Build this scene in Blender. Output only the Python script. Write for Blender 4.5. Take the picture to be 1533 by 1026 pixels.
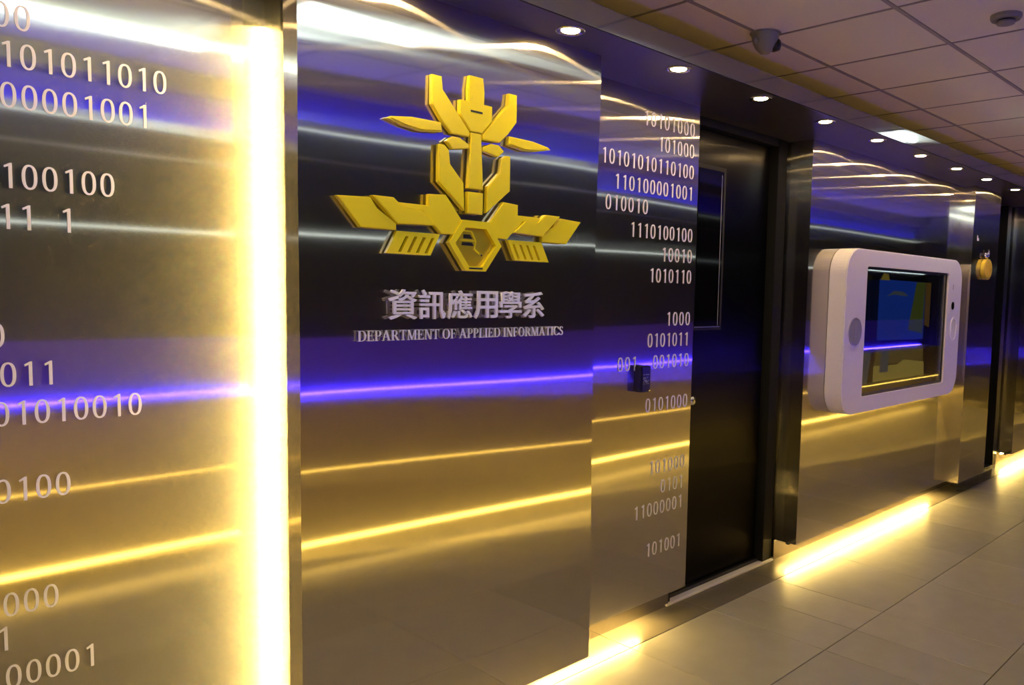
import bpy, bmesh, math, random
from mathutils import Vector, Matrix
random.seed(7)
PI = math.pi
sc = bpy.context.scene
for o in list(bpy.data.objects): bpy.data.objects.remove(o)
C = sc.collection

# ------------------------------------------------------------------ camera
H = 1.537
def rot(a, b, c):
    ca, sa, cb, sb, cc, s_ = math.cos(a), math.sin(a), math.cos(b), math.sin(b), math.cos(c), math.sin(c)
    Ry = Matrix(((ca, 0, sa), (0, 1, 0), (-sa, 0, ca))); Rx = Matrix(((1, 0, 0), (0, cb, -sb), (0, sb, cb)))
    Rz = Matrix(((cc, -s_, 0), (s_, cc, 0), (0, 0, 1)))
    return Rz @ Rx @ Ry
M = rot(-0.81239312, 0.08385688, 0.02226802)
w = lambda r: Vector((r[0], r[2], -r[1]))
R_, D_, F_ = w(M[0]), w(M[1]), w(M[2])
cam = bpy.data.objects.new('camera', bpy.data.cameras.new('camera')); C.objects.link(cam)
cam.matrix_world = Matrix(((R_[0], -D_[0], -F_[0], 0), (R_[1], -D_[1], -F_[1], 0), (R_[2], -D_[2], -F_[2], H), (0, 0, 0, 1)))
cam.data.sensor_width = 36; cam.data.lens = 36 * 1184.04 / 1533
cam.data.shift_x = -126.67 / 1533; cam.data.shift_y = 24.25 / 1533
cam.data.clip_start = 0.02
sc.camera = cam

# ------------------------------------------------------------------ world, exposure, light levels
sc.view_settings.view_transform = 'Standard'; sc.view_settings.look = 'None'
sc.view_settings.exposure = 0.12; sc.view_settings.gamma = 1.0; sc.view_settings.use_curve_mapping = False
wd = bpy.data.worlds.new('world'); sc.world = wd; wd.use_nodes = True
wd.node_tree.nodes['Background'].inputs[0].default_value = (0.02, 0.02, 0.025, 1)
wd.node_tree.nodes['Background'].inputs[1].default_value = 0.1
WARM = (1.0, 0.64, 0.11)
P_FLOOR_LED = 210.0      # emission of the warm strips under the panels
P_SIDE_LED = 250.0       # warm strips standing behind the big panel
P_OPP_LED = 13.0        # warm strip at the foot of the opposite wall
P_BLUE = 70.0
P_BLUE_TOP = 62.0
P_DOWN = 300.0
P_TUBE = 25.0

# ------------------------------------------------------------------ materials
def nt(name):
    m = bpy.data.materials.new(name); m.use_nodes = True
    t = m.node_tree; return m, t, t.nodes['Principled BSDF']
def N(t, kind, **kw):
    n = t.nodes.new(kind)
    for k, v in kw.items():
        if k.startswith('i_'): n.inputs[k[2:].replace('_', ' ')].default_value = v
        else: setattr(n, k, v)
    return n
def plain(name, col, rough=0.5, metal=0.0, spec=0.5, noise=0.0, nscale=20, bump=0.0):
    m, t, b = nt(name)
    b.inputs['Base Color'].default_value = (*col, 1); b.inputs['Roughness'].default_value = rough
    b.inputs['Metallic'].default_value = metal; b.inputs['Specular IOR Level'].default_value = spec
    if noise or bump:
        tc = N(t, 'ShaderNodeNewGeometry'); nz = N(t, 'ShaderNodeTexNoise', i_Scale=nscale, i_Detail=6.0)
        t.links.new(tc.outputs['Position'], nz.inputs['Vector'])
        if noise:
            mr = N(t, 'ShaderNodeMapRange'); mr.inputs['To Min'].default_value = 1 - noise; mr.inputs['To Max'].default_value = 1 + noise
            t.links.new(nz.outputs['Fac'], mr.inputs['Value'])
            mx = N(t, 'ShaderNodeVectorMath', operation='SCALE'); mx.inputs[0].default_value = col
            t.links.new(mr.outputs['Result'], mx.inputs['Scale']); t.links.new(mx.outputs['Vector'], b.inputs['Base Color'])
        if bump:
            bp = N(t, 'ShaderNodeBump', i_Strength=bump, i_Distance=0.002)
            t.links.new(nz.outputs['Fac'], bp.inputs['Height']); t.links.new(bp.outputs['Normal'], b.inputs['Normal'])
    return m
def emit(name, col, s):
    m = bpy.data.materials.new(name); m.use_nodes = True; t = m.node_tree
    t.nodes.remove(t.nodes['Principled BSDF']); e = N(t, 'ShaderNodeEmission')
    e.inputs[0].default_value = (*col, 1); e.inputs[1].default_value = s
    t.links.new(e.outputs[0], t.nodes['Material Output'].inputs[0]); return m
def brushed(name, col, mirror=0.075, streak=(0.12, 0.0028), haze=(0.50, 0.10), w_streak=0.30, w_haze=0.055, arc=(0.40, 0.0022), w_arc=0.10):
    """stainless sheet brushed up and down: a near-mirror lobe, a streak lobe spread sideways, a soft haze"""
    m = bpy.data.materials.new(name); m.use_nodes = True; t = m.node_tree; t.nodes.remove(t.nodes['Principled BSDF'])
    geo = N(t, 'ShaderNodeNewGeometry')
    cr = N(t, 'ShaderNodeVectorMath', operation='CROSS_PRODUCT'); cr.inputs[0].default_value = (0, 0, 1)
    t.links.new(geo.outputs['True Normal'], cr.inputs[1])
    mp = N(t, 'ShaderNodeMapping'); mp.inputs['Scale'].default_value = (300, 300, 4)
    nz = N(t, 'ShaderNodeTexNoise', i_Scale=1.0, i_Detail=3.0)
    t.links.new(geo.outputs['Position'], mp.inputs['Vector']); t.links.new(mp.outputs['Vector'], nz.inputs['Vector'])
    mr = N(t, 'ShaderNodeMapRange'); mr.inputs['To Min'].default_value = 0.95; mr.inputs['To Max'].default_value = 1.05
    t.links.new(nz.outputs['Fac'], mr.inputs['Value'])
    sc_ = N(t, 'ShaderNodeVectorMath', operation='SCALE'); sc_.inputs[0].default_value = col
    t.links.new(mr.outputs['Result'], sc_.inputs['Scale'])
    def lobe(ax, ay):
        g = N(t, 'ShaderNodeBsdfAnisotropic', distribution='GGX')
        k = math.sqrt(ay / ax); g.inputs['Roughness'].default_value = (ax * ay) ** .25; g.inputs['Anisotropy'].default_value = -(1 - k)
        t.links.new(sc_.outputs['Vector'], g.inputs['Color']); t.links.new(cr.outputs['Vector'], g.inputs['Tangent']); return g
    a, b_, c = lobe(mirror ** 2, mirror ** 2 * .35), lobe(*streak), lobe(*haze)
    m1 = N(t, 'ShaderNodeMixShader'); m1.inputs[0].default_value = w_streak
    t.links.new(a.outputs[0], m1.inputs[1]); t.links.new(b_.outputs[0], m1.inputs[2])
    m2 = N(t, 'ShaderNodeMixShader'); m2.inputs[0].default_value = w_haze
    t.links.new(m1.outputs[0], m2.inputs[1]); t.links.new(c.outputs[0], m2.inputs[2])
    d = lobe(*arc); m3 = N(t, 'ShaderNodeMixShader'); m3.inputs[0].default_value = w_arc
    t.links.new(m2.outputs[0], m3.inputs[1]); t.links.new(d.outputs[0], m3.inputs[2])
    t.links.new(m3.outputs[0], t.nodes['Material Output'].inputs[0])
    return m
STEEL = brushed('brushed_steel', (0.55, 0.515, 0.48))
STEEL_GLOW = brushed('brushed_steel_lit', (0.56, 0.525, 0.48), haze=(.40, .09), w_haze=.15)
STEEL_DARK = plain('soffit_steel', (0.11, 0.095, 0.09), 0.30, 0.65)
CHROME = plain('chrome', (0.8, 0.8, 0.82), 0.12, 1.0)
ALU = plain('aluminium', (0.62, 0.60, 0.62), 0.3, 1.0)
VINYL = plain('silver_vinyl', (0.80, 0.76, 0.86), 0.45, 0.0, 0.5)
LETTER = plain('satin_acrylic', (0.90, 0.86, 0.95), 0.3, 0.0, 0.6)
GOLD = plain('gold_mirror_acrylic', (1.0, 0.80, 0.01), 0.27, 0.0, 0.7)
GOLD_DK = plain('gold_recess', (0.72, 0.52, 0.02), 0.3, 0.5, 0.6)
BLACK = plain('black_paint', (0.008, 0.008, 0.009), 0.3)
FRAMEK = plain('black_frame_paint', (0.006, 0.006, 0.006), 0.6, 0, .25)
BLACKM = plain('black_matt', (0.006, 0.006, 0.006), 0.7)
DOORM = brushed('black_door_skin', (0.030, 0.028, 0.027), mirror=.3, streak=(.3, .08), haze=(.4, .2))
GLASSK = plain('dark_glass', (0.004, 0.005, 0.008), 0.03, 0.0, 1.0)
WHITE = plain('white_lacquer', (0.84, 0.80, 0.88), 0.35, 0.0, 0.5, noise=0.03, nscale=60)
GREYP = plain('grey_plastic', (0.30, 0.29, 0.34), 0.5)
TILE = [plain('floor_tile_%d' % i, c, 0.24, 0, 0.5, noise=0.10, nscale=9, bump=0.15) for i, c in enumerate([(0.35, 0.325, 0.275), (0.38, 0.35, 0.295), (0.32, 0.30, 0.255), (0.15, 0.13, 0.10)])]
GROUT = plain('grout', (0.10, 0.085, 0.07), 0.8)
CEIL = plain('ceiling_board', (0.80, 0.76, 0.60), 0.85, noise=0.05, nscale=120, bump=0.3)
CGRID = plain('ceiling_grid', (0.30, 0.27, 0.25), 0.5)
PLASTER = plain('pale_wall_paint', (0.65, 0.65, 0.68), 0.7, noise=0.05)
BLUEWASH = plain('painted_blue_led_wash', (.12, .05, .92), .7, noise=.04)  # blue LED wash on the opposite wall, put into the band colour
CABINET = plain('cabinet_front', (0.40, 0.31, 0.16), 0.35)
DARKW = plain('dark_wall', (0.014, 0.013, 0.012), 0.5)
CREAM = plain('cream_plastic', (0.24, 0.22, 0.19), 0.4)

# ------------------------------------------------------------------ mesh helpers
def obj(name, bm, mat, parent=None, loc=None, smooth=False):
    me = bpy.data.meshes.new(name)
    bmesh.ops.recalc_face_normals(bm, faces=bm.faces); bm.to_mesh(me); bm.free()
    if smooth:
        for p in me.polygons: p.use_smooth = True
    me.materials.append(mat)
    o = bpy.data.objects.new(name, me); C.objects.link(o)
    if parent: o.parent = parent
    if loc: o.location = loc
    return o
def linked(name, me, parent, loc):
    o = bpy.data.objects.new(name, me); C.objects.link(o); o.parent = parent; o.location = loc; return o
def tag(o, label=None, cat=None, group=None, kind=None):
    for k, v in (('label', label), ('category', cat), ('group', group), ('kind', kind)):
        if v: o[k] = v
    return o
def thing(name, label, cat, loc=(0, 0, 0), group=None):
    o = bpy.data.objects.new(name, None); C.objects.link(o); o.location = loc; o.empty_display_size = .1
    return tag(o, label, cat, group)
def bx(bm, a, b):
    x0, y0, z0 = a; x1, y1, z1 = b
    v = [bm.verts.new(p) for p in ((x0, y0, z0), (x1, y0, z0), (x1, y1, z0), (x0, y1, z0), (x0, y0, z1), (x1, y0, z1), (x1, y1, z1), (x0, y1, z1))]
    for f in ((0, 1, 2, 3), (4, 5, 6, 7), (0, 1, 5, 4), (1, 2, 6, 5), (2, 3, 7, 6), (3, 0, 4, 7)): bm.faces.new([v[i] for i in f])
def box(a, b, bev=0):
    bm = bmesh.new(); bx(bm, a, b)
    if bev: bmesh.ops.bevel(bm, geom=bm.edges[:], offset=bev, segments=2, affect='EDGES')
    return bm
def prism(bm, pts, y0, y1):
    """outline in x,z, pushed from y0 to y1"""
    a = [bm.verts.new((x, y0, z)) for x, z in pts]; b = [bm.verts.new((x, y1, z)) for x, z in pts]
    bm.faces.new(a); bm.faces.new(b[::-1]); n = len(pts)
    for i in range(n): bm.faces.new((a[i], a[(i + 1) % n], b[(i + 1) % n], b[i]))
def ring(bm, outer, inner, y0, y1):
    n = len(outer)
    V = [[bm.verts.new((x, y, z)) for x, z in P] for P in (outer, inner) for y in (y0, y1)]
    for i in range(n):
        j = (i + 1) % n
        bm.faces.new((V[0][i], V[0][j], V[2][j], V[2][i])); bm.faces.new((V[1][i], V[1][j], V[3][j], V[3][i]))
        bm.faces.new((V[0][i], V[0][j], V[1][j], V[1][i])); bm.faces.new((V[2][i], V[2][j], V[3][j], V[3][i]))
def cyl(bm, c, r, h, axis='z', seg=32, r2=None):
    r2 = r if r2 is None else r2; rings = []
    for k, rr in ((0, r), (h, r2)):
        L = []
        for i in range(seg):
            a = 2 * PI * i / seg; u, v = rr * math.cos(a), rr * math.sin(a)
            L.append(bm.verts.new((c[0] + u, c[1] + v, c[2] + k) if axis == 'z' else (c[0] + u, c[1] + k, c[2] + v)))
        rings.append(L)
    bm.faces.new(rings[0]); bm.faces.new(rings[1])
    for i in range(seg): bm.faces.new((rings[0][i], rings[0][(i + 1) % seg], rings[1][(i + 1) % seg], rings[1][i]))
def rrect(x0, z0, x1, z1, r, seg=8):
    P = []
    for cx, cz, a0 in ((x1 - r, z1 - r, 0), (x0 + r, z1 - r, 90), (x0 + r, z0 + r, 180), (x1 - r, z0 + r, 270)):
        for i in range(seg + 1):
            a = math.radians(a0 + 90 * i / seg); P.append((cx + r * math.cos(a), cz + r * math.sin(a)))
    return P
def lathe(bm, prof, seg=32, c=(0, 0, 0)):
    rows = [[bm.verts.new((c[0] + r * math.cos(2 * PI * i / seg), c[1] + r * math.sin(2 * PI * i / seg), c[2] + z)) for i in range(seg)] for r, z in prof]
    for A, B in zip(rows, rows[1:]):
        for i in range(seg): bm.faces.new((A[i], A[(i + 1) % seg], B[(i + 1) % seg], B[i]))
    bm.faces.new(rows[0]); bm.faces.new(rows[-1])

# ------------------------------------------------------------------ room
X0, X1 = -1.6, 12.0
YB = 2.335            # plinth plane of the steel wall
YO = -0.42            # opposite wall
ZC = 2.717            # ceiling
# floor: joints of the 60 cm stone tiles
fl_bm = box((X0, YO - .1, -0.06), (X1, YB + .4, -0.006))
floor = tag(obj('floor', fl_bm, GROUT), kind='structure')
ylines = [YO, -0.246 + 0.0, 0.354, 0.954, 1.554, 2.154, YB + 0.30]
xs = [3.13 - .6 * 8 + .6 * k for k in range(24)]
tm = {}
def tile(x0, y0, x1, y1, k):
    g = .0016; key = (round(x1 - x0, 3), round(y1 - y0, 3), k)
    if key not in tm:
        bm = box((g, g, -.03), (x1 - x0 - g, y1 - y0 - g, 0)); bmesh.ops.bevel(bm, geom=[e for e in bm.edges if all(v.co.z > -.001 for v in e.verts)], offset=.0012, segments=1, affect='EDGES')
        me = bpy.data.meshes.new('floor_tile'); bmesh.ops.recalc_face_normals(bm, faces=bm.faces); bm.to_mesh(me); bm.free(); me.materials.append(TILE[k]); tm[key] = me
    linked('floor_tile', tm[key], floor, (x0, y0, random.uniform(-.0004, .0004)))
for j in range(len(ylines) - 1):
    for i in range(len(xs) - 1):
        xa, xb = xs[i], xs[i + 1]
        if xb < X0 or xa > X1: continue
        if abs(xa - 3.13) < .01 and j in (3, 4):
            tile(xa, ylines[j], xa + .298, ylines[j + 1], 0); tile(xa + .298, ylines[j], xb, ylines[j + 1], 1)
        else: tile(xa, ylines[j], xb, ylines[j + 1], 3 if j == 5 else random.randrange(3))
# ceiling
ceiling = tag(obj('ceiling', box((X0, YO - .1, ZC + .02), (X1, YB + .4, ZC + .06)), CGRID), kind='structure')
cy = [1.428 - .596 * 4, 1.428 - .596 * 3, 1.428 - 1.192, 1.428 - .596, 1.428, 2.024, 2.62]; cy[0] = YO
cy = sorted(set([YO, -.36, .236, .832, 1.428, 2.024, 2.62]))
cxs = [3.23 + .6 * k for k in range(-8, 15)]
cm = {}
TUBES = {}
for j in range(len(cy) - 1):
    for i in range(len(cxs) - 1):
        a, b = cxs[i], cxs[i + 1]; key = round(cy[j + 1] - cy[j], 3)
        if key not in cm:
            bm = box((.010, .010, 0), (.59, key - .010, .03), .002)
            me = bpy.data.meshes.new('ceiling_tile'); bmesh.ops.recalc_face_normals(bm, faces=bm.faces); bm.to_mesh(me); bm.free(); me.materials.append(CEIL); cm[key] = me
        linked('ceiling_tile', cm[key], ceiling, (a, cy[j], ZC))
for y in cy[1:-1]: obj('ceiling_rail', box((X0, y - .009, ZC - .002), (X1, y + .009, ZC + .02)), CGRID, ceiling)
for x in cxs: obj('ceiling_rail', box((x - .006, YO, ZC - .001), (x + .006, YB + .3, ZC + .02)), CGRID, ceiling)

# rear wall with its openings
bm = bmesh.new()
bx(bm, (X0, 2.52, 0), (X1, 2.60, ZC))
tag(obj('wall_back', bm, BLACKM), kind='structure')
tag(obj('wall_left', box((X0 - .1, YO, 0), (X0, 2.6, ZC)), DARKW), kind='structure')
tag(obj('wall_right', box((X1, YO, 0), (X1 + .1, 2.6, ZC)), DARKW), kind='structure')
# plinth boards under the panels
tag(obj('baseboard_left', box((X0, YB, 0), (1.11, YB + .05, .118)), STEEL), kind='structure')
tag(obj('baseboard_middle', box((1.11, YB, 0), (3.018, YB + .05, .30)), STEEL), kind='structure')
tag(obj('baseboard_right', box((4.005, YB, 0), (6.93, YB + .05, .118)), STEEL), kind='structure')
tag(obj('baseboard_far', box((7.90, YB, 0), (X1, YB + .05, .118)), STEEL), kind='structure')
# soffit box over the whole wall
bm = bmesh.new(); bx(bm, (X0, 1.862, 2.40), (X1, 2.52, 2.480))
bmesh.ops.bevel(bm, geom=[e for e in bm.edges if all(abs(v.co.y - 1.862) < 1e-4 and v.co.z < 2.41 for v in e.verts)], offset=.002, segments=2, affect='EDGES')
soffit = tag(obj('trim_1', bm, STEEL_DARK), kind='structure')

obj('fascia_sheet', box((X0 + .01, 1.8600, 2.4015), (X1 - .01, 1.8618, 2.4790)), brushed('fascia_steel', (.34, .31, .30)), soffit)
# ------------------------------------------------------------------ steel panels
def warp_panel(name, x0, x1, y, z0, z1, depth, parent, mat, fn, nx=24, nz=110):
    """folded sheet: front face slightly buckled (fn gives millimetre offsets), straight returns"""
    bm = bmesh.new(); V = []
    for j in range(nz + 1):
        z = z0 + (z1 - z0) * j / nz
        V.append([bm.verts.new((x0 + (x1 - x0) * i / nx, y + fn((i / nx), z), z)) for i in range(nx + 1)])
    for j in range(nz):
        for i in range(nx):
            f = bm.faces.new((V[j][i], V[j][i + 1], V[j + 1][i + 1], V[j + 1][i])); f.smooth = True
    me = bpy.data.meshes.new(name); bm.to_mesh(me); bm.free(); me.materials.append(mat)
    o = bpy.data.objects.new(name, me); C.objects.link(o); o.parent = parent
    for u, x in ((0, x0), (1, x1)):
        sb = bmesh.new(); A = []
        for j in range(nz + 1):
            z = z0 + (z1 - z0) * j / nz; A.append([sb.verts.new((x, yy, z)) for yy in (y + fn(u, z), y + depth)])
        for p, q in zip(A, A[1:]): sb.faces.new((p[0], p[1], q[1], q[0]))
        obj('side_fold', sb, mat, parent)
    return o
def returns(parent, x0, x1, y, z0, z1, depth, mat):
    t = .0015
    obj('bottom_fold', box((x0, y + .002, z0 - .001), (x1, y + min(depth, .03), z0 + .001)), mat, parent)
    obj('backing', box((x0 + .004, y + .012, z0 + .004), (x1 - .004, y + min(depth, .03), z1 - .004)), BLACKM, parent)

# reflected-band table: (height on the sheet, tilt) pairs -> smooth offset profile
def profile(pts):
    import bisect
    zs = [p[0] for p in pts]; ns = [p[1] for p in pts]
    K = 400; za, zb = 0.0, 2.5; out = [0.0]
    def n_at(z):
        if z <= zs[0]: return ns[0]
        if z >= zs[-1]: return ns[-1]
        i = bisect.bisect(zs, z) - 1; t = (z - zs[i]) / (zs[i + 1] - zs[i]); t = t * t * (3 - 2 * t)
        return ns[i] * (1 - t) + ns[i + 1] * t
    for k in range(K): out.append(out[-1] + n_at(za + (zb - za) * (k + .5) / K) * (zb - za) / K)
    m = sum(out) / len(out); out = [o - m for o in out]
    def f(z):
        u = (z - za) / (zb - za) * K; i = max(0, min(K - 1, int(u))); return out[i] + (out[i + 1] - out[i]) * (u - i)
    return f
def warp(pl, pr, seed, amp=.00035):
    L, R = profile(pl), profile(pr)
    r = random.Random(seed); W = [(r.uniform(.4, 2.2), r.uniform(2.0, 9.0), r.uniform(0, 6.28), r.uniform(.4, 1)) for _ in range(7)]
    def fn(u, z):
        s = sum(a * math.sin(kx * PI * u + kz * z + ph) / (kz) for kx, kz, ph, a in W)
        return L(z) * (1 - u) + R(z) * u + amp * s * 1.6
    return fn
flat = [(0, 0), (2.5, 0)]
PAN = dict(); FN = dict()
PL_LEFT = [(.5, 0), (.81, .0), (1.045, -.01), (1.25, -.0055), (1.45, .005), (1.64, .015), (1.8, .005), (1.95, 0), (2.2, 0)]
PL_MAIN_L = [(.4, 0), (.80, .005), (1.05, -.012), (1.25, -.004), (1.45, .006), (1.64, .016), (1.85, -.005), (2.0, -.0145), (2.11, -.01), (2.25, 0.0), (2.4, .01)]
PL_MAIN_R = [(.3, .0), (.72, .022), (.95, .012), (1.22, .003), (1.5, .004), (1.70, .0), (1.9, -.016), (2.03, -.028), (2.15, -.034), (2.22, -.02), (2.32, .02), (2.4, .04)]
def panel(key, label, x0, x1, y, depth, z0=.12, z1=2.40, pl=flat, pr=flat, seed=1, nx=24, amp=.00035, mat=None):
    t = thing('steel_panel', label, 'panel', (0, 0, 0)); mat = mat or STEEL
    warp_panel('face_sheet', x0, x1, y, z0, z1, depth, t, mat, warp(pl, pr, seed, amp), nx)
    returns(t, x0, x1, y, z0, z1, depth, mat); PAN[key] = t; FN[key] = (warp(pl, pr, seed, amp), x0, x1); return t
panel('left', 'leftmost brushed steel wall panel with pale binary digits and bright glow along its right edge', X0 + .01, 1.13, 2.262, .05, seed=3, nx=40, mat=STEEL_GLOW, pl=PL_LEFT, pr=PL_LEFT)
panel('main', 'wide brushed steel panel carrying the gold emblem and department name', .998, 2.155, 2.055, .079, seed=5, amp=.00045, pl=PL_MAIN_L, pr=PL_MAIN_R)
panel('second', 'narrow steel panel of white binary digits between emblem panel and black door', 2.03, 3.03, 2.245, .04, seed=8, amp=.0006)
panel('block', 'long steel panel right of the door behind the white tablet shaped display', 4.013, 6.33, 2.198, .16, seed=11, nx=48, amp=.0009)
panel('pillar', 'projecting narrow steel pillar panel with round gold medallion', 6.33, 6.93, 2.105, .23, seed=13, nx=16, amp=.0007)
panel('far', 'farthest steel panel at the right edge beyond the dark gap', 7.94, X1 - .02, 2.18, .2, seed=17, nx=40)

obj('carcass_blocker', box((1.06, 2.136, .125), (2.10, 2.2435, 2.39)), BLACKM, PAN['main'])  # unseen box added to stop side LED light leaking behind the panel
obj('carcass_blocker', box((4.05, 2.24, .125), (6.315, 2.333, 2.39)), BLACKM, PAN['block'])
# ------------------------------------------------------------------ doors
door = bpy.data.objects.new('door_1', None); C.objects.link(door); tag(door, kind='structure')
obj('door_leaf', box((3.02, 2.40, .03), (3.90, 2.44, 2.36), .002), DOORM, door)
obj('door_frame', box((3.90, 2.345, .01), (3.995, 2.50, 2.40), .002), FRAMEK, door)
obj('door_frame', box((3.0, 2.345, .01), (3.045, 2.50, 2.40), .002), FRAMEK, door)
obj('door_frame', box((3.045, 2.345, 2.36), (3.90, 2.50, 2.40), .002), FRAMEK, door)
obj('door_sill', box((3.0, 2.328, 0), (3.995, 2.375, .010), .002), plain('sill_metal', (.80, .74, .72), .5, .2), door)
obj('sill_step', box((3.0, 2.375, 0), (3.995, 2.40, .028), .002), BLACK, door)
w_ = obj('window_frame', box((3.215, 2.394, 1.355), (3.475, 2.402, 2.19), .001), BLACKM, door)
obj('window_pane', box((3.235, 2.390, 1.378), (3.452, 2.3945, 2.168)), plain('smoked_glass', (.002, .002, .003), .06, 0, .25), w_)
obj('window_bead', box((3.432, 2.3885, 1.378), (3.435, 2.3915, 2.15)), GREYP, w_)
obj('window_bead', box((3.235, 2.3885, 1.370), (3.45, 2.3915, 1.373)), ALU, w_)
bm = bmesh.new(); cyl(bm, (3.20, 2.355, 1.003), .020, .045, 'y', 24, .024)
h_ = obj('door_lock', bm, CHROME, door, smooth=True); obj('lock_pin', box((3.190, 2.345, 1.000), (3.200, 2.356, 1.012), .002), CHROME, h_)
door2 = bpy.data.objects.new('door_2', None); C.objects.link(door2); tag(door2, kind='structure')
obj('door_leaf', box((6.95, 2.40, .02), (7.88, 2.44, 2.38), .002), BLACK, door2)
obj('door_frame', box((7.80, 2.30, .01), (7.90, 2.50, 2.40), .002), BLACK, door2)
obj('door_sill', box((6.93, 2.30, 0), (7.90, 2.36, .02), .002), ALU, door2)

# ------------------------------------------------------------------ opposite side of the corridor (seen in the steel)
wo = tag(obj('wall_opposite', box((X0, YO - .1, 0), (X1, YO, ZC)), DARKW), kind='structure')
tag(obj('trim_2', box((X0, YO, .10), (X1, -.10, .862), .003), CABINET), kind='structure')
tag(obj('trim_4', box((X0, YO, .862), (X1, YO + .006, 1.24)), BLUEWASH), kind='structure')
tag(obj('trim_5', box((X0, YO, 1.90), (X1, YO + .012, 1.905)), ALU), kind='structure')
tag(obj('trim_6', box((X0, YO, 2.40), (X1, YO + .006, 2.61)), BLUEWASH), kind='structure')
tag(obj('cornice_blocker', box((X0, YO, 2.61), (X1, YO + .13, ZC - .001), .003), CABINET), kind='structure')  # unseen cornice added to keep blue cove light off the ceiling
bm = bmesh.new(); bx(bm, (X0, YO, 2.385), (X1, YO + .09, 2.39)); bx(bm, (X0, YO + .086, 2.385), (X1, YO + .09, 2.425))
tag(obj('trim_7', bm, ALU), kind='structure')
tag(obj('trim_8', box((X0, YO, 2.25), (X1, YO + .012, 2.262)), ALU), kind='structure')

# ------------------------------------------------------------------ lights built as the fittings they are
BLUE = (0.07, 0.035, 1.0)
M_BLUE = emit('blue_led', BLUE, P_BLUE); M_OPP = emit('warm_led_opposite', WARM, P_OPP_LED)
M_FL = emit('warm_led_floor', (1.0, .68, .18), P_FLOOR_LED); M_SIDE = emit('warm_led_side', (1.0, .72, .22), P_SIDE_LED)
M_DOWN = emit('downlight_lens', (1.0, .70, .30), P_DOWN); M_TUBE = emit('tube_glow', (0.80, 1.0, .92), P_TUBE)
M_WHITEL = emit('white_led', (0.85, 1.0, .95), 3.5)
def strip(label, a, b, mat, group=None, chan=None):
    o = tag(obj('led_strip', box(a, b), mat), label, 'light strip', group); return o
strip('blue LED strip on the chest-high ledge of the opposite wall', (X0 + .1, YO + .010, .863), (X1 - .1, YO + .014, .868), M_BLUE)
strip('blue LED strip in the top cove of the opposite wall', (X0 + .1, YO + .008, 2.392), (X1 - .1, YO + .016, 2.400), emit('blue_led_top', BLUE, P_BLUE_TOP))
strip('warm LED strip at the foot of the opposite wall', (X0 + .1, -.118, .070), (X1 - .1, -.112, .099), M_OPP)
strip('thin warm LED line set into the cabinet front of the opposite wall', (X0 + .1, -.101, .436), (X1 - .1, -.098, .441), emit('warm_led_thin', WARM, 9.0))
strip('thin white LED line under the top cove of the opposite wall', (X0 + .1, YO + .088, 2.378), (X1 - .1, YO + .092, 2.384), M_WHITEL)
strip('thin white LED line at head height on the opposite wall', (X0 + .1, YO + .012, 1.905), (X1 - .1, YO + .016, 1.912), M_WHITEL)
for lab, xa, xb, ya in (('warm LED strip glowing on the floor under the leftmost panel', X0 + .1, .99, 2.30),
                        ('warm LED strip glowing on the floor under the emblem panel', 1.02, 2.10, 2.20),
                        ('warm LED strip glowing on the floor under the binary digit panel left of the door', 2.12, 2.78, 2.31),
                        ('warm LED strip glowing on the floor under the long panel behind the tablet shaped display', 4.10, 6.28, 2.30),
                        ('warm LED strip glowing on the floor beyond the far dark gap', 7.98, X1 - .1, 2.28)):
    strip(lab, (xa, ya, .100), (xb, ya + .012, .108), M_FL)
strip('upright warm LED strip behind the left edge of the emblem panel', (1.030, 2.175, .125), (1.040, 2.185, 2.28), M_SIDE)
strip('upright warm LED strip behind the right edge of the emblem panel', (2.120, 2.150, .125), (2.128, 2.160, 2.28), emit('warm_led_side_dim', WARM, 5.0))
M_COVE = emit('warm_led_cove', (1.0, .55, .12), 4.0)
strip('warm LED strip lying on top of the soffit box', (X0 + .1, 2.05, 2.482), (X1 - .1, 2.062, 2.490), M_COVE)

# ceiling light fittings of the corridor
def fitting(xa, xb, y, label, tubes=(-.05, .05)):
    hw = .14 if len(tubes) > 1 else .035
    t = thing('ceiling_light', label, 'ceiling light', (xa, y, ZC))
    obj('housing', box((0, -hw, -.012), (xb - xa, hw, .01), .003), ALU, t)
    for k in tubes:
        bm = bmesh.new(); L = xb - xa - .06
        cyl(bm, (0, 0, 0), .013, L, 'z', 16)
        bmesh.ops.rotate(bm, verts=bm.verts, cent=(0, 0, 0), matrix=Matrix.Rotation(PI / 2, 3, 'Y')); bmesh.ops.translate(bm, verts=bm.verts, vec=(.03, k, -.028))
        obj('tube', bm, M_TUBE, t, smooth=True)
fitting(-.8, 1.56, .33, 'long single tube ceiling light above the leftmost panel', (0,))
fitting(1.60, 2.22, .80, 'short twin tube ceiling light above the emblem panel')
fitting(5.50, 5.88, 1.27, 'short twin tube ceiling light out in the corridor near the display')

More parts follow.
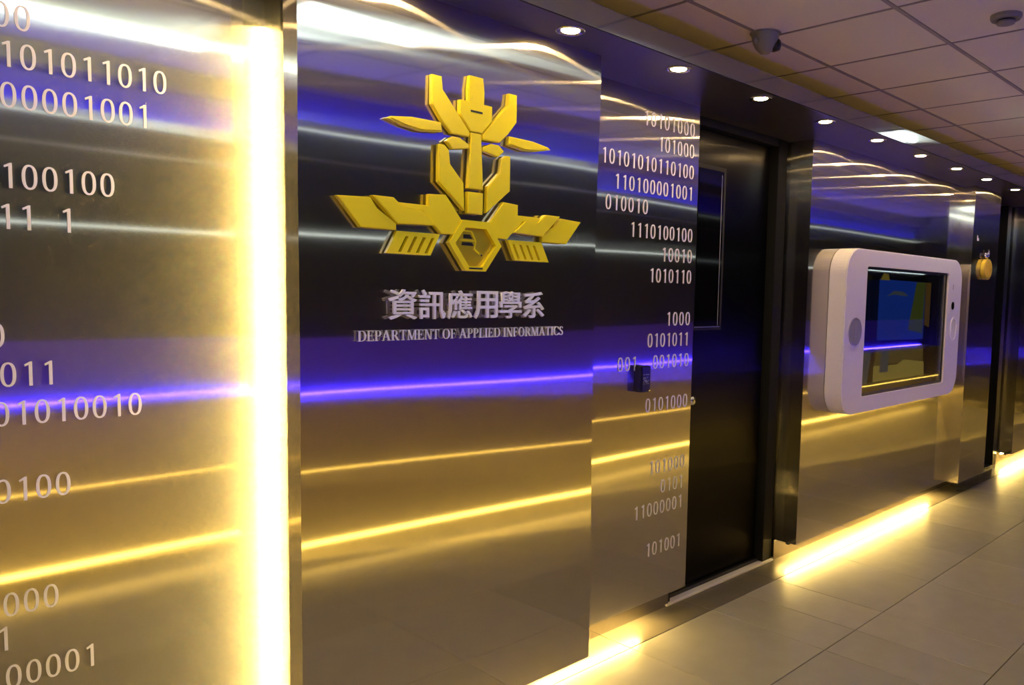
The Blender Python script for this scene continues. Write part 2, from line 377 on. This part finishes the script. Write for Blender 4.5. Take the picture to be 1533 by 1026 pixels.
dl0 = None
names = ['first', 'second', 'third', 'fourth', 'fifth', 'sixth', 'seventh', 'eighth', 'ninth']
spots = ['over the right half of the emblem panel, nearest one in view', 'over the binary digit panel', 'over the left half of the black door', 'over the right half of the black door',
         'over the left end of the tablet shaped display', 'over the middle of the tablet shaped display', 'over the right end of the tablet shaped display', 'beside the seam before the pillar', 'over the medallion pillar, farthest of the row', 'over the left half of the emblem panel', 'over the leftmost steel panel']
LX = [1.885, 2.468, 3.055, 3.645, 4.235, 4.837, 5.440, 6.035, 6.700, 1.290, .690]
for i, x in enumerate(LX):
    if i == 0:
        dl0 = thing('downlight', '', 'downlight', (x, 1.938, 2.40), 'downlights in the soffit')
        bm = bmesh.new(); lathe(bm, [(.050, .002), (.050, -.004), (.044, -.006), (.034, -.004), (.031, .0), (.030, .002)], 40)
        obj('bezel', bm, CHROME, dl0, smooth=True)
        bm = bmesh.new(); lathe(bm, [(.030, .000), (.029, -.003), (.020, -.006), (.006, -.007)], 32)
        obj('lens', bm, M_DOWN, dl0, smooth=True)
        o = dl0
    else:
        o = dl0.copy(); C.objects.link(o); o.location.x = x
        for ch in dl0.children: c = ch.copy(); C.objects.link(c); c.parent = o
    o['label'] = 'round chrome downlight ' + spots[i]

# ------------------------------------------------------------------ binary digits (vinyl, 62 mm high)
def digit_mesh(kind, h=.062):
    bm = bmesh.new(); w2, hh = .0165, h / 2
    if kind == '0':
        n = 28; O, I = [], []
        for k in range(n):
            a = 2 * PI * k / n; ca, sa = math.cos(a), math.sin(a)
            sx = abs(ca) ** .86 * (1 if ca >= 0 else -1); sz = abs(sa) ** .86 * (1 if sa >= 0 else -1)
            O.append((w2 * sx, hh + hh * sz)); I.append(((w2 - .0074) * sx, hh + (hh - .0048) * sz))
        ring(bm, O, I, -.0012, 0)
    else:
        prism(bm, [(.0, 0), (.0074, 0), (.0074, h), (.003, h), (-.0095, h * .88), (-.008, h * .80), (.0, h * .868)], -.0012, 0)
    me = bpy.data.meshes.new('digit'); bmesh.ops.recalc_face_normals(bm, faces=bm.faces); bm.to_mesh(me); bm.free(); me.materials.append(VINYL); return me
DM = {k: digit_mesh(k) for k in '01'}
def row(s, xa, xb, z, y, key, size=1.0):
    n = len(s); g = .0165
    for i, ch in enumerate(s):
        if ch == ' ': continue
        x = xa + g + (xb - xa - 2 * g) * i / max(1, n - 1) if n > 1 else (xa + xb) / 2
        f_, pa, pb = FN[key]; d_ = linked('digit', DM[ch], PAN[key], (x, y + f_((x - pa) / (pb - pa), z + .03), z)); d_.scale = (size, 1, size)
for s, xa, xb, z in [("10101000",2.631,2.990,2.256),("101000",2.734,2.990,2.160),("10101010110100",2.372,2.992,2.065),("110100001001",2.454,2.991,1.968),("010010",2.402,2.671,1.879),("1110100100",2.560,2.997,1.777),("10010",2.778,2.998,1.681),("1010110",2.697,2.999,1.586),("1000",2.825,3.000,1.392),("0101011",2.696,2.995,1.297),("001",2.500,2.626,1.199),("001010",2.737,3.000,1.199),("0101000",2.692,2.999,1.006),("101000",2.730,2.992,0.716),("0101",2.817,2.986,0.619),("11000001",2.632,2.985,0.523),("101001",2.723,2.980,0.335)]:
    row(s, xa, xb, z, 2.2442, 'second')
K = 2.260 / 2.133
for s, xb, z in [("00101100",.4320,2.075),("00101011010",.705,1.994),("1000001001",.667,1.907),("01100100",.586,1.735),("01111 1",.503,1.646),("0100",.363,1.387),("0100011",.457,1.300),("1001010010",.631,1.213),("0010100",.477,1.040),("10000",.446,.780),("101",.355,.704),("0100001",.521,.612)]:
    xr = xb * K; row(s, xr - .0402 * len(s) + .008, xr, H + (z - H) * K, 2.2612, 'left', .93)

# ------------------------------------------------------------------ emblem
EC = 1.5745
emb = thing('department_emblem', 'large gold winged emblem mounted high on the middle steel panel', 'emblem', (EC, 2.055, 1.9))
def rel(P, mir=False):
    P = [((x - EC), z - 1.9) for x, z in P]
    return [(-x, z) for x, z in P][::-1] if mir else P
def piece(name, P, y0=-.020, y1=-.004, both=True, mat=None, bev=.0022, parent=None):
    for mir in ((False, True) if both else (False,)):
        bm = bmesh.new(); prism(bm, rel(P, mir), y0, y1)
        bmesh.ops.recalc_face_normals(bm, faces=bm.faces)
        if bev:
            bmesh.ops.bevel(bm, geom=[e for e in bm.edges if all(abs(v.co.y - y0) < 1e-5 for v in e.verts)], offset=bev, segments=2, affect='EDGES')
        r = obj(name, bm, mat or GOLD, parent or emb)
    return r
piece('horn', [(1.408,2.176),(1.443,2.176),(1.4475,2.138),(1.5485,2.0275),(1.5455,2.0125),(1.4800,2.0128),(1.4440,2.045),(1.4080,2.089)])
bm = bmesh.new()
half = [(0.0,2.2015),(.0265,2.2015),(.032,2.160),(.031,2.121),(.0635,2.121),(.0635,2.0765),(.0225,2.0315),(0,2.0315)]
P = [(EC + x, z) for x, z in half[1:-1]] + [(EC - x, z) for x, z in reversed(half[1:-1])]
cr_ = piece('crown', P, both=False)
obj('slot', box((-.023, -.0208, .1905), (.023, -.0195, .1965)), BLACKM, cr_)
piece('blade', [(1.2545,2.0215),(1.267,2.0285),(1.336,2.0380),(1.4405,2.0395),(1.4445,2.0110),(1.372,2.0020),(1.312,2.0080)], y0=-.024, bev=.005)
piece('eye', [(1.4605,1.9875),(1.4830,2.0045),(1.5140,2.0040),(1.5465,1.9885),(1.5465,1.9765),(1.4850,1.9665)])
piece('nose_bar', [(EC - .020,2.0280),(EC + .020,2.0280),(EC + .030,1.8545),(EC - .030,1.8545)], both=False)
piece('jaw', [(1.4330,1.9750),(1.4540,1.9750),(1.4710,1.9610),(1.4760,1.9200),(1.5270,1.8680),(1.5310,1.7830),(1.4330,1.8630)])
piece('chin', [(EC - .030,1.8440),(EC + .030,1.8440),(EC + .029,1.7760),(EC - .031,1.7760)], both=False)
piece('wing', [(1.0985,1.7875),(1.2010,1.7925),(1.2230,1.7630),(1.2860,1.7235),(1.2860,1.7050),(1.1700,1.7050)])
piece('wing_plate', [(1.2060,1.7985),(1.2750,1.7985),(1.3110,1.7700),(1.3690,1.7700),(1.4190,1.7275),(1.2880,1.7235)], y0=-.024)
piece('shoulder', [(1.2950,1.7865),(1.3975,1.7865),(1.3975,1.8210),(1.4600,1.8250),(1.5200,1.7540),(1.4880,1.7060),(1.4435,1.7045),(1.4200,1.7270),(1.3730,1.7700),(1.3110,1.7700)], y0=-.020)
# claws: a comb of bars around four slots
for mir in (False, True):
    bm = bmesh.new()
    tl, tr, br, bl = (1.289, 1.7035), (1.4405, 1.7035), (1.4060, 1.6370), (1.2530, 1.6370)
    def q(u, v):
        a = (tl[0] + (tr[0] - tl[0]) * u, tl[1]); b = (bl[0] + (br[0] - bl[0]) * u, bl[1]); return (a[0] + (b[0] - a[0]) * v, a[1] + (b[1] - a[1]) * v)
    us = [0, .24, .31, .44, .51, .64, .71, .84, .91, 1]
    prism(bm, rel([q(0, 0), q(1, 0), q(1, .2), q(0, .2)], mir), -.018, -.004)
    prism(bm, rel([q(0, .92), q(1, .92), q(1, 1), q(0, 1)], mir), -.018, -.004)
    for k in range(0, 10, 2): prism(bm, rel([q(us[k], .2), q(us[k + 1], .2), q(us[k + 1], .92), q(us[k], .92)], mir), -.018, -.004)
    obj('claw', bm, GOLD, emb)
ho = [(EC - .053,1.7540),(EC + .053,1.7540),(EC + .104,1.6800),(EC + .040,1.5955),(EC - .040,1.5955),(EC - .104,1.6800)]
hi = [(EC - .041,1.7310),(EC + .041,1.7310),(EC + .081,1.6800),(EC + .028,1.6110),(EC - .028,1.6110),(EC - .081,1.6800)]
bm = bmesh.new(); ring(bm, rel(ho), rel(hi), -.024, -.004); obj('hexagon_frame', bm, GOLD, emb)
hp = piece('hexagon_plate', hi, y0=-.010, y1=-.004, both=False, mat=GOLD_DK, bev=.001)
bm = bmesh.new()
prism(bm, rel([(1.534,1.7105),(1.560,1.7105),(1.570,1.6975),(1.534,1.6975)]), -.0113, -.010); prism(bm, rel([(1.529,1.686),(1.568,1.686),(1.575,1.6755),(1.527,1.6755)]), -.0113, -.010)
obj('slot', bm, BLACKM, hp)
bm = bmesh.new()
prism(bm, rel([(1.520,1.724),(1.566,1.724),(1.585,1.690),(1.579,1.668),(1.598,1.655),(1.596,1.650),(1.574,1.664),(1.580,1.690),(1.563,1.719),(1.524,1.719)]), -.0125, -.010)
prism(bm, rel([(1.522,1.694),(1.580,1.694),(1.580,1.689),(1.522,1.689)]), -.0125, -.010)
obj('raised_line', bm, GOLD, hp)
obj('slot', box((-.027, -.0246, -.2985), (.027, -.0238, -.2935)), BLACKM, hp)
bm = bmesh.new(); cyl(bm, (1.606 - EC, -.0118, 1.6475 - 1.9), .0035, .002, 'y', 12); obj('screw', bm, CHROME, hp)

# ------------------------------------------------------------------ lettering
cn = thing('sign_lettering', 'large raised silver Chinese characters reading the department name under the gold emblem', 'lettering', (1.258, 2.055, 1.4435))
pitch = (1.882 - 1.258) / 6
for i, ch in enumerate('資訊應用學系'):
    cu = bpy.data.curves.new('t', 'FONT'); cu.body = ch; cu.size = .1045; cu.extrude = .004; cu.offset = .0013; cu.resolution_u = 2
    o = bpy.data.objects.new('t', cu); C.objects.link(o); bpy.context.view_layer.update()
    me = bpy.data.meshes.new_from_object(o.evaluated_get(bpy.context.evaluated_depsgraph_get())); bpy.data.objects.remove(o)
    me.materials.clear(); me.materials.append(LETTER)
    me.transform(Matrix.Rotation(PI / 2, 4, 'X'))
    xs_ = [v.co.x for v in me.vertices]; zs_ = [v.co.z for v in me.vertices]
    me.transform(Matrix.Translation((-min(xs_), 0, -min(zs_)))); sx = (pitch * .93) / (max(xs_) - min(xs_)); sz = .0895 / (max(zs_) - min(zs_))
    me.transform(Matrix.Diagonal((sx, 1, sz, 1)))
    linked('character', me, cn, (pitch * (i + .035), -.016, 0))

def serif(ch):
    """capital letter, height 1, returns (list of polygons, width)"""
    T, t, s = .155, .055, .045
    R = lambda a, b, c, d: [(a, b), (c, b), (c, d), (a, d)]
    def stem(x, y0=0, y1=1, w=T, sf=True, top=True, bot=True):
        o = [R(x, y0, x + w, y1)]
        if bot: o.append(R(x - .09, y0, x + w + .09, y0 + s))
        if top: o.append(R(x - .09, y1 - s, x + w + .09, y1))
        return o
    def arc(cx, cy, rx, ry, a0, a1, thick, thin, n=18):
        P = []
        for i in range(n):
            a, b = [math.radians(a0 + (a1 - a0) * k / n) for k in (i, i + 1)]
            f = lambda q, d: (cx + (rx - d * (thin + (thick - thin) * abs(math.cos(q)) ** 1.3)) * math.cos(q), cy + (ry - d * thin * 1.0) * math.sin(q))
            P.append([f(a, 0), f(b, 0), f(b, 1), f(a, 1)])
        return P
    def bar(x0, y0, x1, y1, w): return [[(x0, y0), (x0 + w, y0), (x1 + w, y1), (x1, y1)]]
    if ch == 'I': return stem(.10), .36
    if ch == 'D': return stem(.10) + [R(.25, 0, .40, t), R(.25, 1 - t, .40, 1)] + arc(.38, .5, .44, .5, -90, 90, T, t), .86
    if ch == 'P': return stem(.10) + [R(.25, .44, .40, .44 + t), R(.25, 1 - t, .40, 1)] + arc(.38, .72, .27, .28, -90, 90, T, t), .70
    if ch == 'R': return stem(.10) + [R(.25, .46, .40, .46 + t), R(.25, 1 - t, .40, 1)] + arc(.38, .73, .26, .27, -90, 90, T, t) + bar(.62, 0, .34, .48, .17) + [R(.60, 0, .86, s)], .84
    if ch == 'E': return stem(.10) + [R(.25, 0, .68, t), R(.25, 1 - t, .64, 1), R(.25, .49, .50, .49 + t), R(.64, 0, .69, .22), R(.60, .80, .645, 1), R(.46, .40, .50, .63)], .74
    if ch == 'F': return stem(.10) + [R(.25, 1 - t, .62, 1), R(.25, .49, .50, .49 + t), R(.58, .78, .625, 1), R(.46, .40, .50, .63)], .68
    if ch == 'L': return stem(.10) + [R(.25, 0, .66, t), R(.62, 0, .67, .24)], .70
    if ch == 'T': return stem(.30, top=False) + [R(.04, 1 - t, .72, 1), R(.035, .78, .08, 1), R(.68, .78, .725, 1)], .76
    if ch == 'A': return bar(.66, 0, .32, 1, .17) + bar(.10, 0, .37, .93, .055) + [R(.24, .32, .66, .32 + t), R(0, 0, .26, s), R(.56, 0, .92, s)], .92
    if ch == 'N': return [R(.13, 0, .185, 1), R(.03, 0, .29, s), R(-.02, 1 - s, .25, 1), R(.72, 0, .775, 1), R(.60, 1 - s, .88, 1)] + bar(.60, 0, .10, 1, .17), .88
    if ch == 'M': return [R(.12, 0, .175, 1), R(.02, 0, .28, s), R(.01, 1 - s, .25, 1), R(.82, 0, .82 + T, 1), R(.74, 0, 1.06, s), R(.84, 1 - s, 1.06, 1)] + bar(.46, 0, .10, 1, .16) + bar(.50, 0, .83, 1, .055), 1.08
    if ch == 'O': return arc(.45, .5, .41, .515, 0, 360, T, t, 36), .90
    if ch == 'C': return arc(.47, .5, .42, .515, 42, 318, T, t, 30) + [R(.745, .70, .785, .98), R(.755, .04, .79, .26)], .84
    if ch == 'S':
        return arc(.31, .745, .23, .265, 35, 250, T * .8, t, 18) + arc(.31, .255, .25, .265, -145, 70, T * .8, t, 18) + bar(.37, .40, .11, .64, .19) + [R(.475, .76, .51, .98), R(.055, .02, .09, .26)], .60
en = thing('sign_lettering', 'small raised silver serif capitals reading department of applied informatics', 'lettering', (1.164, 2.055, 1.3815))
TXT = 'DEPARTMENT OF APPLIED INFORMATICS'; cap = .0305; tot = sum(.34 if c == ' ' else serif(c)[1] + .03 for c in TXT); sx = (1.9785 - 1.164) / tot; x = 0
lm = {}
for ch in TXT:
    if ch == ' ': x += .34 * sx; continue
    polys, wd_ = serif(ch)
    if ch not in lm:
        bm = bmesh.new()
        for k, P in enumerate(polys): prism(bm, [(a * sx, b * cap) for a, b in P], -.002 - .00004 * (k % 3), .002)
        me = bpy.data.meshes.new('letter'); bmesh.ops.recalc_face_normals(bm, faces=bm.faces); bm.to_mesh(me); bm.free(); me.materials.append(LETTER); lm[ch] = me
    linked('letter', lm[ch], en, (x, -.012, 0)); x += (wd_ + .03) * sx

# ------------------------------------------------------------------ card reader
t = thing('card_reader', 'small black card reader box stuck among the binary digits left of the door', 'card reader', (2.610, 2.245, 1.106))
obj('housing', box((0, -.042, 0), (.064, 0, .115), .004), BLACK, t)
NAVY = plain('navy_glossy_plastic', (.012, .010, .035), .18)
obj('face_plate', box((.006, -.0435, .006), (.060, -.041, .110), .001), NAVY, t)
bm = bmesh.new()
for r_, (n_, z_) in enumerate(((8, .076), (6, .064), (5, .058), (7, .050), (6, .044), (8, .036))):
    for k in range(n_):
        if (k * 7 + r_ * 3) % 5 != 4: bx(bm, (.012 + k * .0056, -.0440, z_), (.0160 + k * .0056, -.0434, z_ + .0030))
obj('printed_lines', bm, GREYP, t)
obj('indicator', box((.052, -.0445, .004), (.060, -.0425, .009), .0005), emit('indicator_glow', (1, .6, .2), .7), t)

# ------------------------------------------------------------------ tablet shaped display
DY = 2.09
kx0, kx1, kz0, kz1 = 4.262, 6.112, .848, 1.826
t = thing('wall_display', 'big white rounded wall display shaped like a tablet on the long steel panel', 'display', (0, 0, 0))
O = rrect(kx0, kz0, kx1, kz1, .15, 12); sx0, sx1, sz0, sz1 = 4.528, 5.848, .944, 1.727
I = rrect(sx0, sz0, sx1, sz1, .018, 12)
bm = bmesh.new(); ring(bm, O, I, DY, 2.196)
bmesh.ops.recalc_face_normals(bm, faces=bm.faces)
bmesh.ops.bevel(bm, geom=[e for e in bm.edges if all(abs(v.co.y - DY) < 1e-5 and not (sx0 - .001 <= v.co.x <= sx1 + .001 and sz0 - .001 <= v.co.z <= sz1 + .001) for v in e.verts)], offset=.005, segments=3, affect='EDGES')
obj('casing', bm, WHITE, t)
Ig = rrect(sx0 - .001, sz0 - .001, sx1 + .001, sz1 + .001, .018, 12); I2 = rrect(sx0 + .016, sz0 + .016, sx1 - .016, sz1 - .016, .01, 12)
bm = bmesh.new(); ring(bm, Ig, I2, DY + .012, DY + .05); obj('screen_bezel', bm, BLACK, t)
rc = obj('screen_recess', box((sx0, DY + .085, sz0), (sx1, DY + .1, sz1)), BLACKM, t)
obj('bottom_rail', box((sx0 + .016, DY + .03, sz0 + .016), (sx1 - .12, DY + .08, sz0 + .062), .002), plain('bronze_rail', (.10, .075, .04), .4, .6), t)
obj('side_rail', box((sx1 - .105, DY + .03, sz0 + .016), (sx1 - .07, DY + .08, sz1 - .02), .002), BLACK, t)
obj('side_rail', box((sx1 - .060, DY + .02, sz0 + .016), (sx1 - .045, DY + .05, sz1 - .02), .002), ALU, t)
# screen surface with a slide show page: dark blue upper field, pale figure shapes; gold lower fields imitate reflected floor glow
lcd = obj('screen_surface', box((sx0 + .02, DY + .075, sz0 + .065), (sx1 - .11, DY + .084, sz1 - .02)), GLASSK, t)
M_SB = emit('screen_blue', (.008, .035, .26), .75); M_SG = emit('screen_green', (.10, .12, .02), .45); M_SY = emit('screen_gold', (.32, .22, .03), .5)
M_SP = emit('screen_pale', (.10, .12, .13), .45)
def pic(P, m, n=0): bm = bmesh.new(); prism(bm, P, DY + .0745 - .0004 * n, DY + .0752); obj('screen_image_and_glow', bm, m, lcd)
pic([(4.87, 1.27), (5.62, 1.26), (5.62, 1.655), (4.87, 1.66)], M_SB)
pic([(5.35, 1.33), (5.60, 1.30), (5.62, 1.655), (5.46, 1.655)], M_SG, 1)
pic([(5.63, 1.36), (5.72, 1.34), (5.72, 1.655), (5.63, 1.655)], emit('screen_brown', (.16, .08, .01), .5), 1)
pic([(4.88, 1.655), (5.02, 1.655), (5.00, 1.69), (4.93, 1.70)], M_SY, 1)
pic([(4.84, 1.005), (5.67, 1.005), (5.66, 1.10), (5.30, 1.13), (5.20, 1.10), (4.84, 1.11)], emit('painted_reflection_gold', (.42, .30, .06), .6), 1)  # reflection of the warm floor glow, painted as an emissive field
pic([(4.85, 1.11), (5.64, 1.11), (5.63, 1.225), (4.87, 1.235)], emit('painted_reflection_dim', (.14, .10, .02), .6))  # dimmer part of the painted warm reflection
pic([(4.93, 1.06), (5.06, 1.06), (5.06, 1.23), (4.96, 1.23)], M_SP, 2)
pic([(4.57, .99), (4.75, .99), (4.80, 1.20), (4.57, 1.21)], M_SP, 1)
pic([(4.98, 1.55), (5.10, 1.59), (5.24, 1.585), (5.32, 1.56), (5.30, 1.555), (5.10, 1.565)], M_SP, 2)
gl = plain('display_glass', (.01, .01, .012), .02, 0, 1.0)
m, tt, b = nt('display_pane'); 
g1 = N(tt, 'ShaderNodeBsdfGlossy'); g1.inputs['Roughness'].default_value = .03; g1.inputs[0].default_value = (.9, .9, .9, 1)
g2 = N(tt, 'ShaderNodeBsdfTransparent'); g2.inputs[0].default_value = (.85, .88, .9, 1)
ms = N(tt, 'ShaderNodeMixShader'); ms.inputs[0].default_value = .32
tt.links.new(g2.outputs[0], ms.inputs[1]); tt.links.new(g1.outputs[0], ms.inputs[2]); tt.links.new(ms.outputs[0], tt.nodes['Material Output'].inputs[0])
obj('glass_pane', box((sx0 + .004, DY + .016, sz0 + .004), (sx1 - .004, DY + .020, sz1 - .004)), m, t)
bm = bmesh.new(); cyl(bm, (4.397, DY - .004, 1.339), .078, .012, 'y', 40); hb = obj('round_button', bm, GREYP, t)
bm = bmesh.new(); 
for r in (.078,): ring(bm, [(4.397 + .083 * math.cos(2 * PI * k / 40), 1.339 + .083 * math.sin(2 * PI * k / 40)) for k in range(40)], [(4.397 + .078 * math.cos(2 * PI * k / 40), 1.339 + .078 * math.sin(2 * PI * k / 40)) for k in range(40)], DY - .005, DY + .004)
obj('button_rim', bm, ALU, hb)
bm = bmesh.new()
for k in range(7): bx(bm, (4.392, DY - .0048, 1.295 + k * .013), (4.402 + .004 * (k % 2), DY - .0038, 1.302 + k * .013))
obj('button_print', bm, plain('grey_print', (.42, .40, .46), .5), hb)
bm = bmesh.new(); ring(bm, rrect(5.925, 1.240, 6.040, 1.412, .055), rrect(5.937, 1.252, 6.028, 1.400, .044), DY - .006, DY + .004); sp = obj('slot_rim', bm, LETTER, t)
bm = bmesh.new(); prism(bm, rrect(5.937, 1.252, 6.028, 1.400, .044), DY - .002, DY + .004); obj('slot_inset', bm, WHITE, sp)
bm = bmesh.new(); prism(bm, rrect(5.922, 1.468, 5.972, 1.524, .022), DY - .003, DY + .004); obj('camera_eye', bm, GLASSK, t)
obj('small_mark', box((5.934, DY - .001, 1.612), (5.944, DY + .002, 1.650)), GREYP, t)

# ------------------------------------------------------------------ medallion and small mark on the pillar
md = thing('medallion', 'round gold medallion with ornate crest hanging on the narrow pillar', 'medallion', (6.625, 2.105, 1.783))
bm = bmesh.new(); cyl(bm, (0, -.030, 0), .096, .028, 'y', 48, .096)
bmesh.ops.bevel(bm, geom=[e for e in bm.edges if len(e.link_faces) == 2 and all(abs(v.co.y + .030) < 1e-5 for v in e.verts)], offset=.006, segments=2, affect='EDGES')
bmesh.ops.scale(bm, vec=(1, 1, .84), verts=bm.verts)
GOLDM = plain('polished_gold', (1.0, .74, .10), .3, .5)
obj('disc', bm, GOLDM, md, smooth=False)
bm = bmesh.new()
for ri in range(1, 6):
    for k in range(ri * 6):
        a = 2 * PI * k / (ri * 6) + ri * .3; bmesh.ops.create_icosphere(bm, subdivisions=1, radius=.0055, matrix=Matrix.Translation((.0145 * ri * math.cos(a), -.031, .0122 * ri * math.sin(a))))
obj('beading', bm, GOLDM, md)
bm = bmesh.new()
for cx, cz, r in ((-.030, .105, .024), (.0, .098, .02), (.018, .112, .026), (.030, .130, .018), (.026, .148, .010), (-.038, .118, .014)):
    bmesh.ops.create_icosphere(bm, subdivisions=2, radius=r, matrix=Matrix.Translation((cx, -.018, cz)) @ Matrix.Diagonal((1, .45, .8, 1)))
obj('crest', bm, CHROME, md, smooth=True)
bm = bmesh.new(); o = tag(obj('wall_sticker', box((6.425, 2.1035, 1.995), (6.435, 2.1045, 2.035)), LETTER), 'tiny pale sticker near the left edge of the medallion pillar', 'sticker')
bm = bmesh.new(); ring(bm, rrect(6.433, 1.995, 6.460, 2.015, .008, 4), rrect(6.440, 2.000, 6.453, 2.010, .004, 4), 2.1035, 2.1045); obj('sticker_loop', bm, LETTER, o)

# ------------------------------------------------------------------ ceiling devices
cv = thing('security_camera', 'cream dome security camera with black eye on the ceiling above the door', 'camera', (3.17, 2.0, ZC))
bm = bmesh.new(); lathe(bm, [(.001, 0), (.060, 0), (.062, -.006), (.060, -.02), (.054, -.045), (.040, -.070), (.022, -.088), (.001, -.094)], 40)
obj('dome_shell', bm, CREAM, cv, smooth=True)
bm = bmesh.new(); lathe(bm, [(.001, -.004), (.018, -.008), (.030, -.022), (.034, -.040), (.028, -.06), (.001, -.07)], 24, (.030, -.028, -.012)); e_ = obj('lens_eye', bm, BLACK, cv, smooth=True)
bm = bmesh.new(); lathe(bm, [(.001, 0), (.070, 0), (.070, -.004), (.001, -.004)], 40); obj('base_ring', bm, CGRID, cv)
bm = bmesh.new(); bmesh.ops.create_icosphere(bm, subdivisions=2, radius=.016, matrix=Matrix.Translation((-.055, .012, -.042))); obj('side_knob', bm, CREAM, cv, smooth=True)
sd = thing('smoke_detector', 'round cream smoke detector on the ceiling at the upper right', 'smoke detector', (3.60, 1.12, ZC))
bm = bmesh.new(); lathe(bm, [(.001, 0), (.060, 0), (.060, -.012), (.055, -.020), (.001, -.020)], 40); obj('base', bm, CREAM, sd, smooth=False)
bm = bmesh.new(); lathe(bm, [(.001, -.020), (.034, -.020), (.036, -.026), (.001, -.026)], 40); obj('smoke_slot', bm, BLACK, sd)
bm = bmesh.new(); lathe(bm, [(.001, -.026), (.038, -.026), (.034, -.036), (.018, -.041), (.001, -.042)], 40); obj('sensor_cap', bm, CREAM, sd, smooth=True)
# small brackets hanging below the panels
for x, y, wh in ((4.035, 2.262, 'long panel beside the black door'), (7.96, 2.24, 'farthest steel panel')):
    b_ = tag(obj('panel_clip', box((x - .01, y - .010, .104), (x + .012, y + .010, .120), .002), BLACK), 'small dark clip hanging under the ' + wh, 'clip')
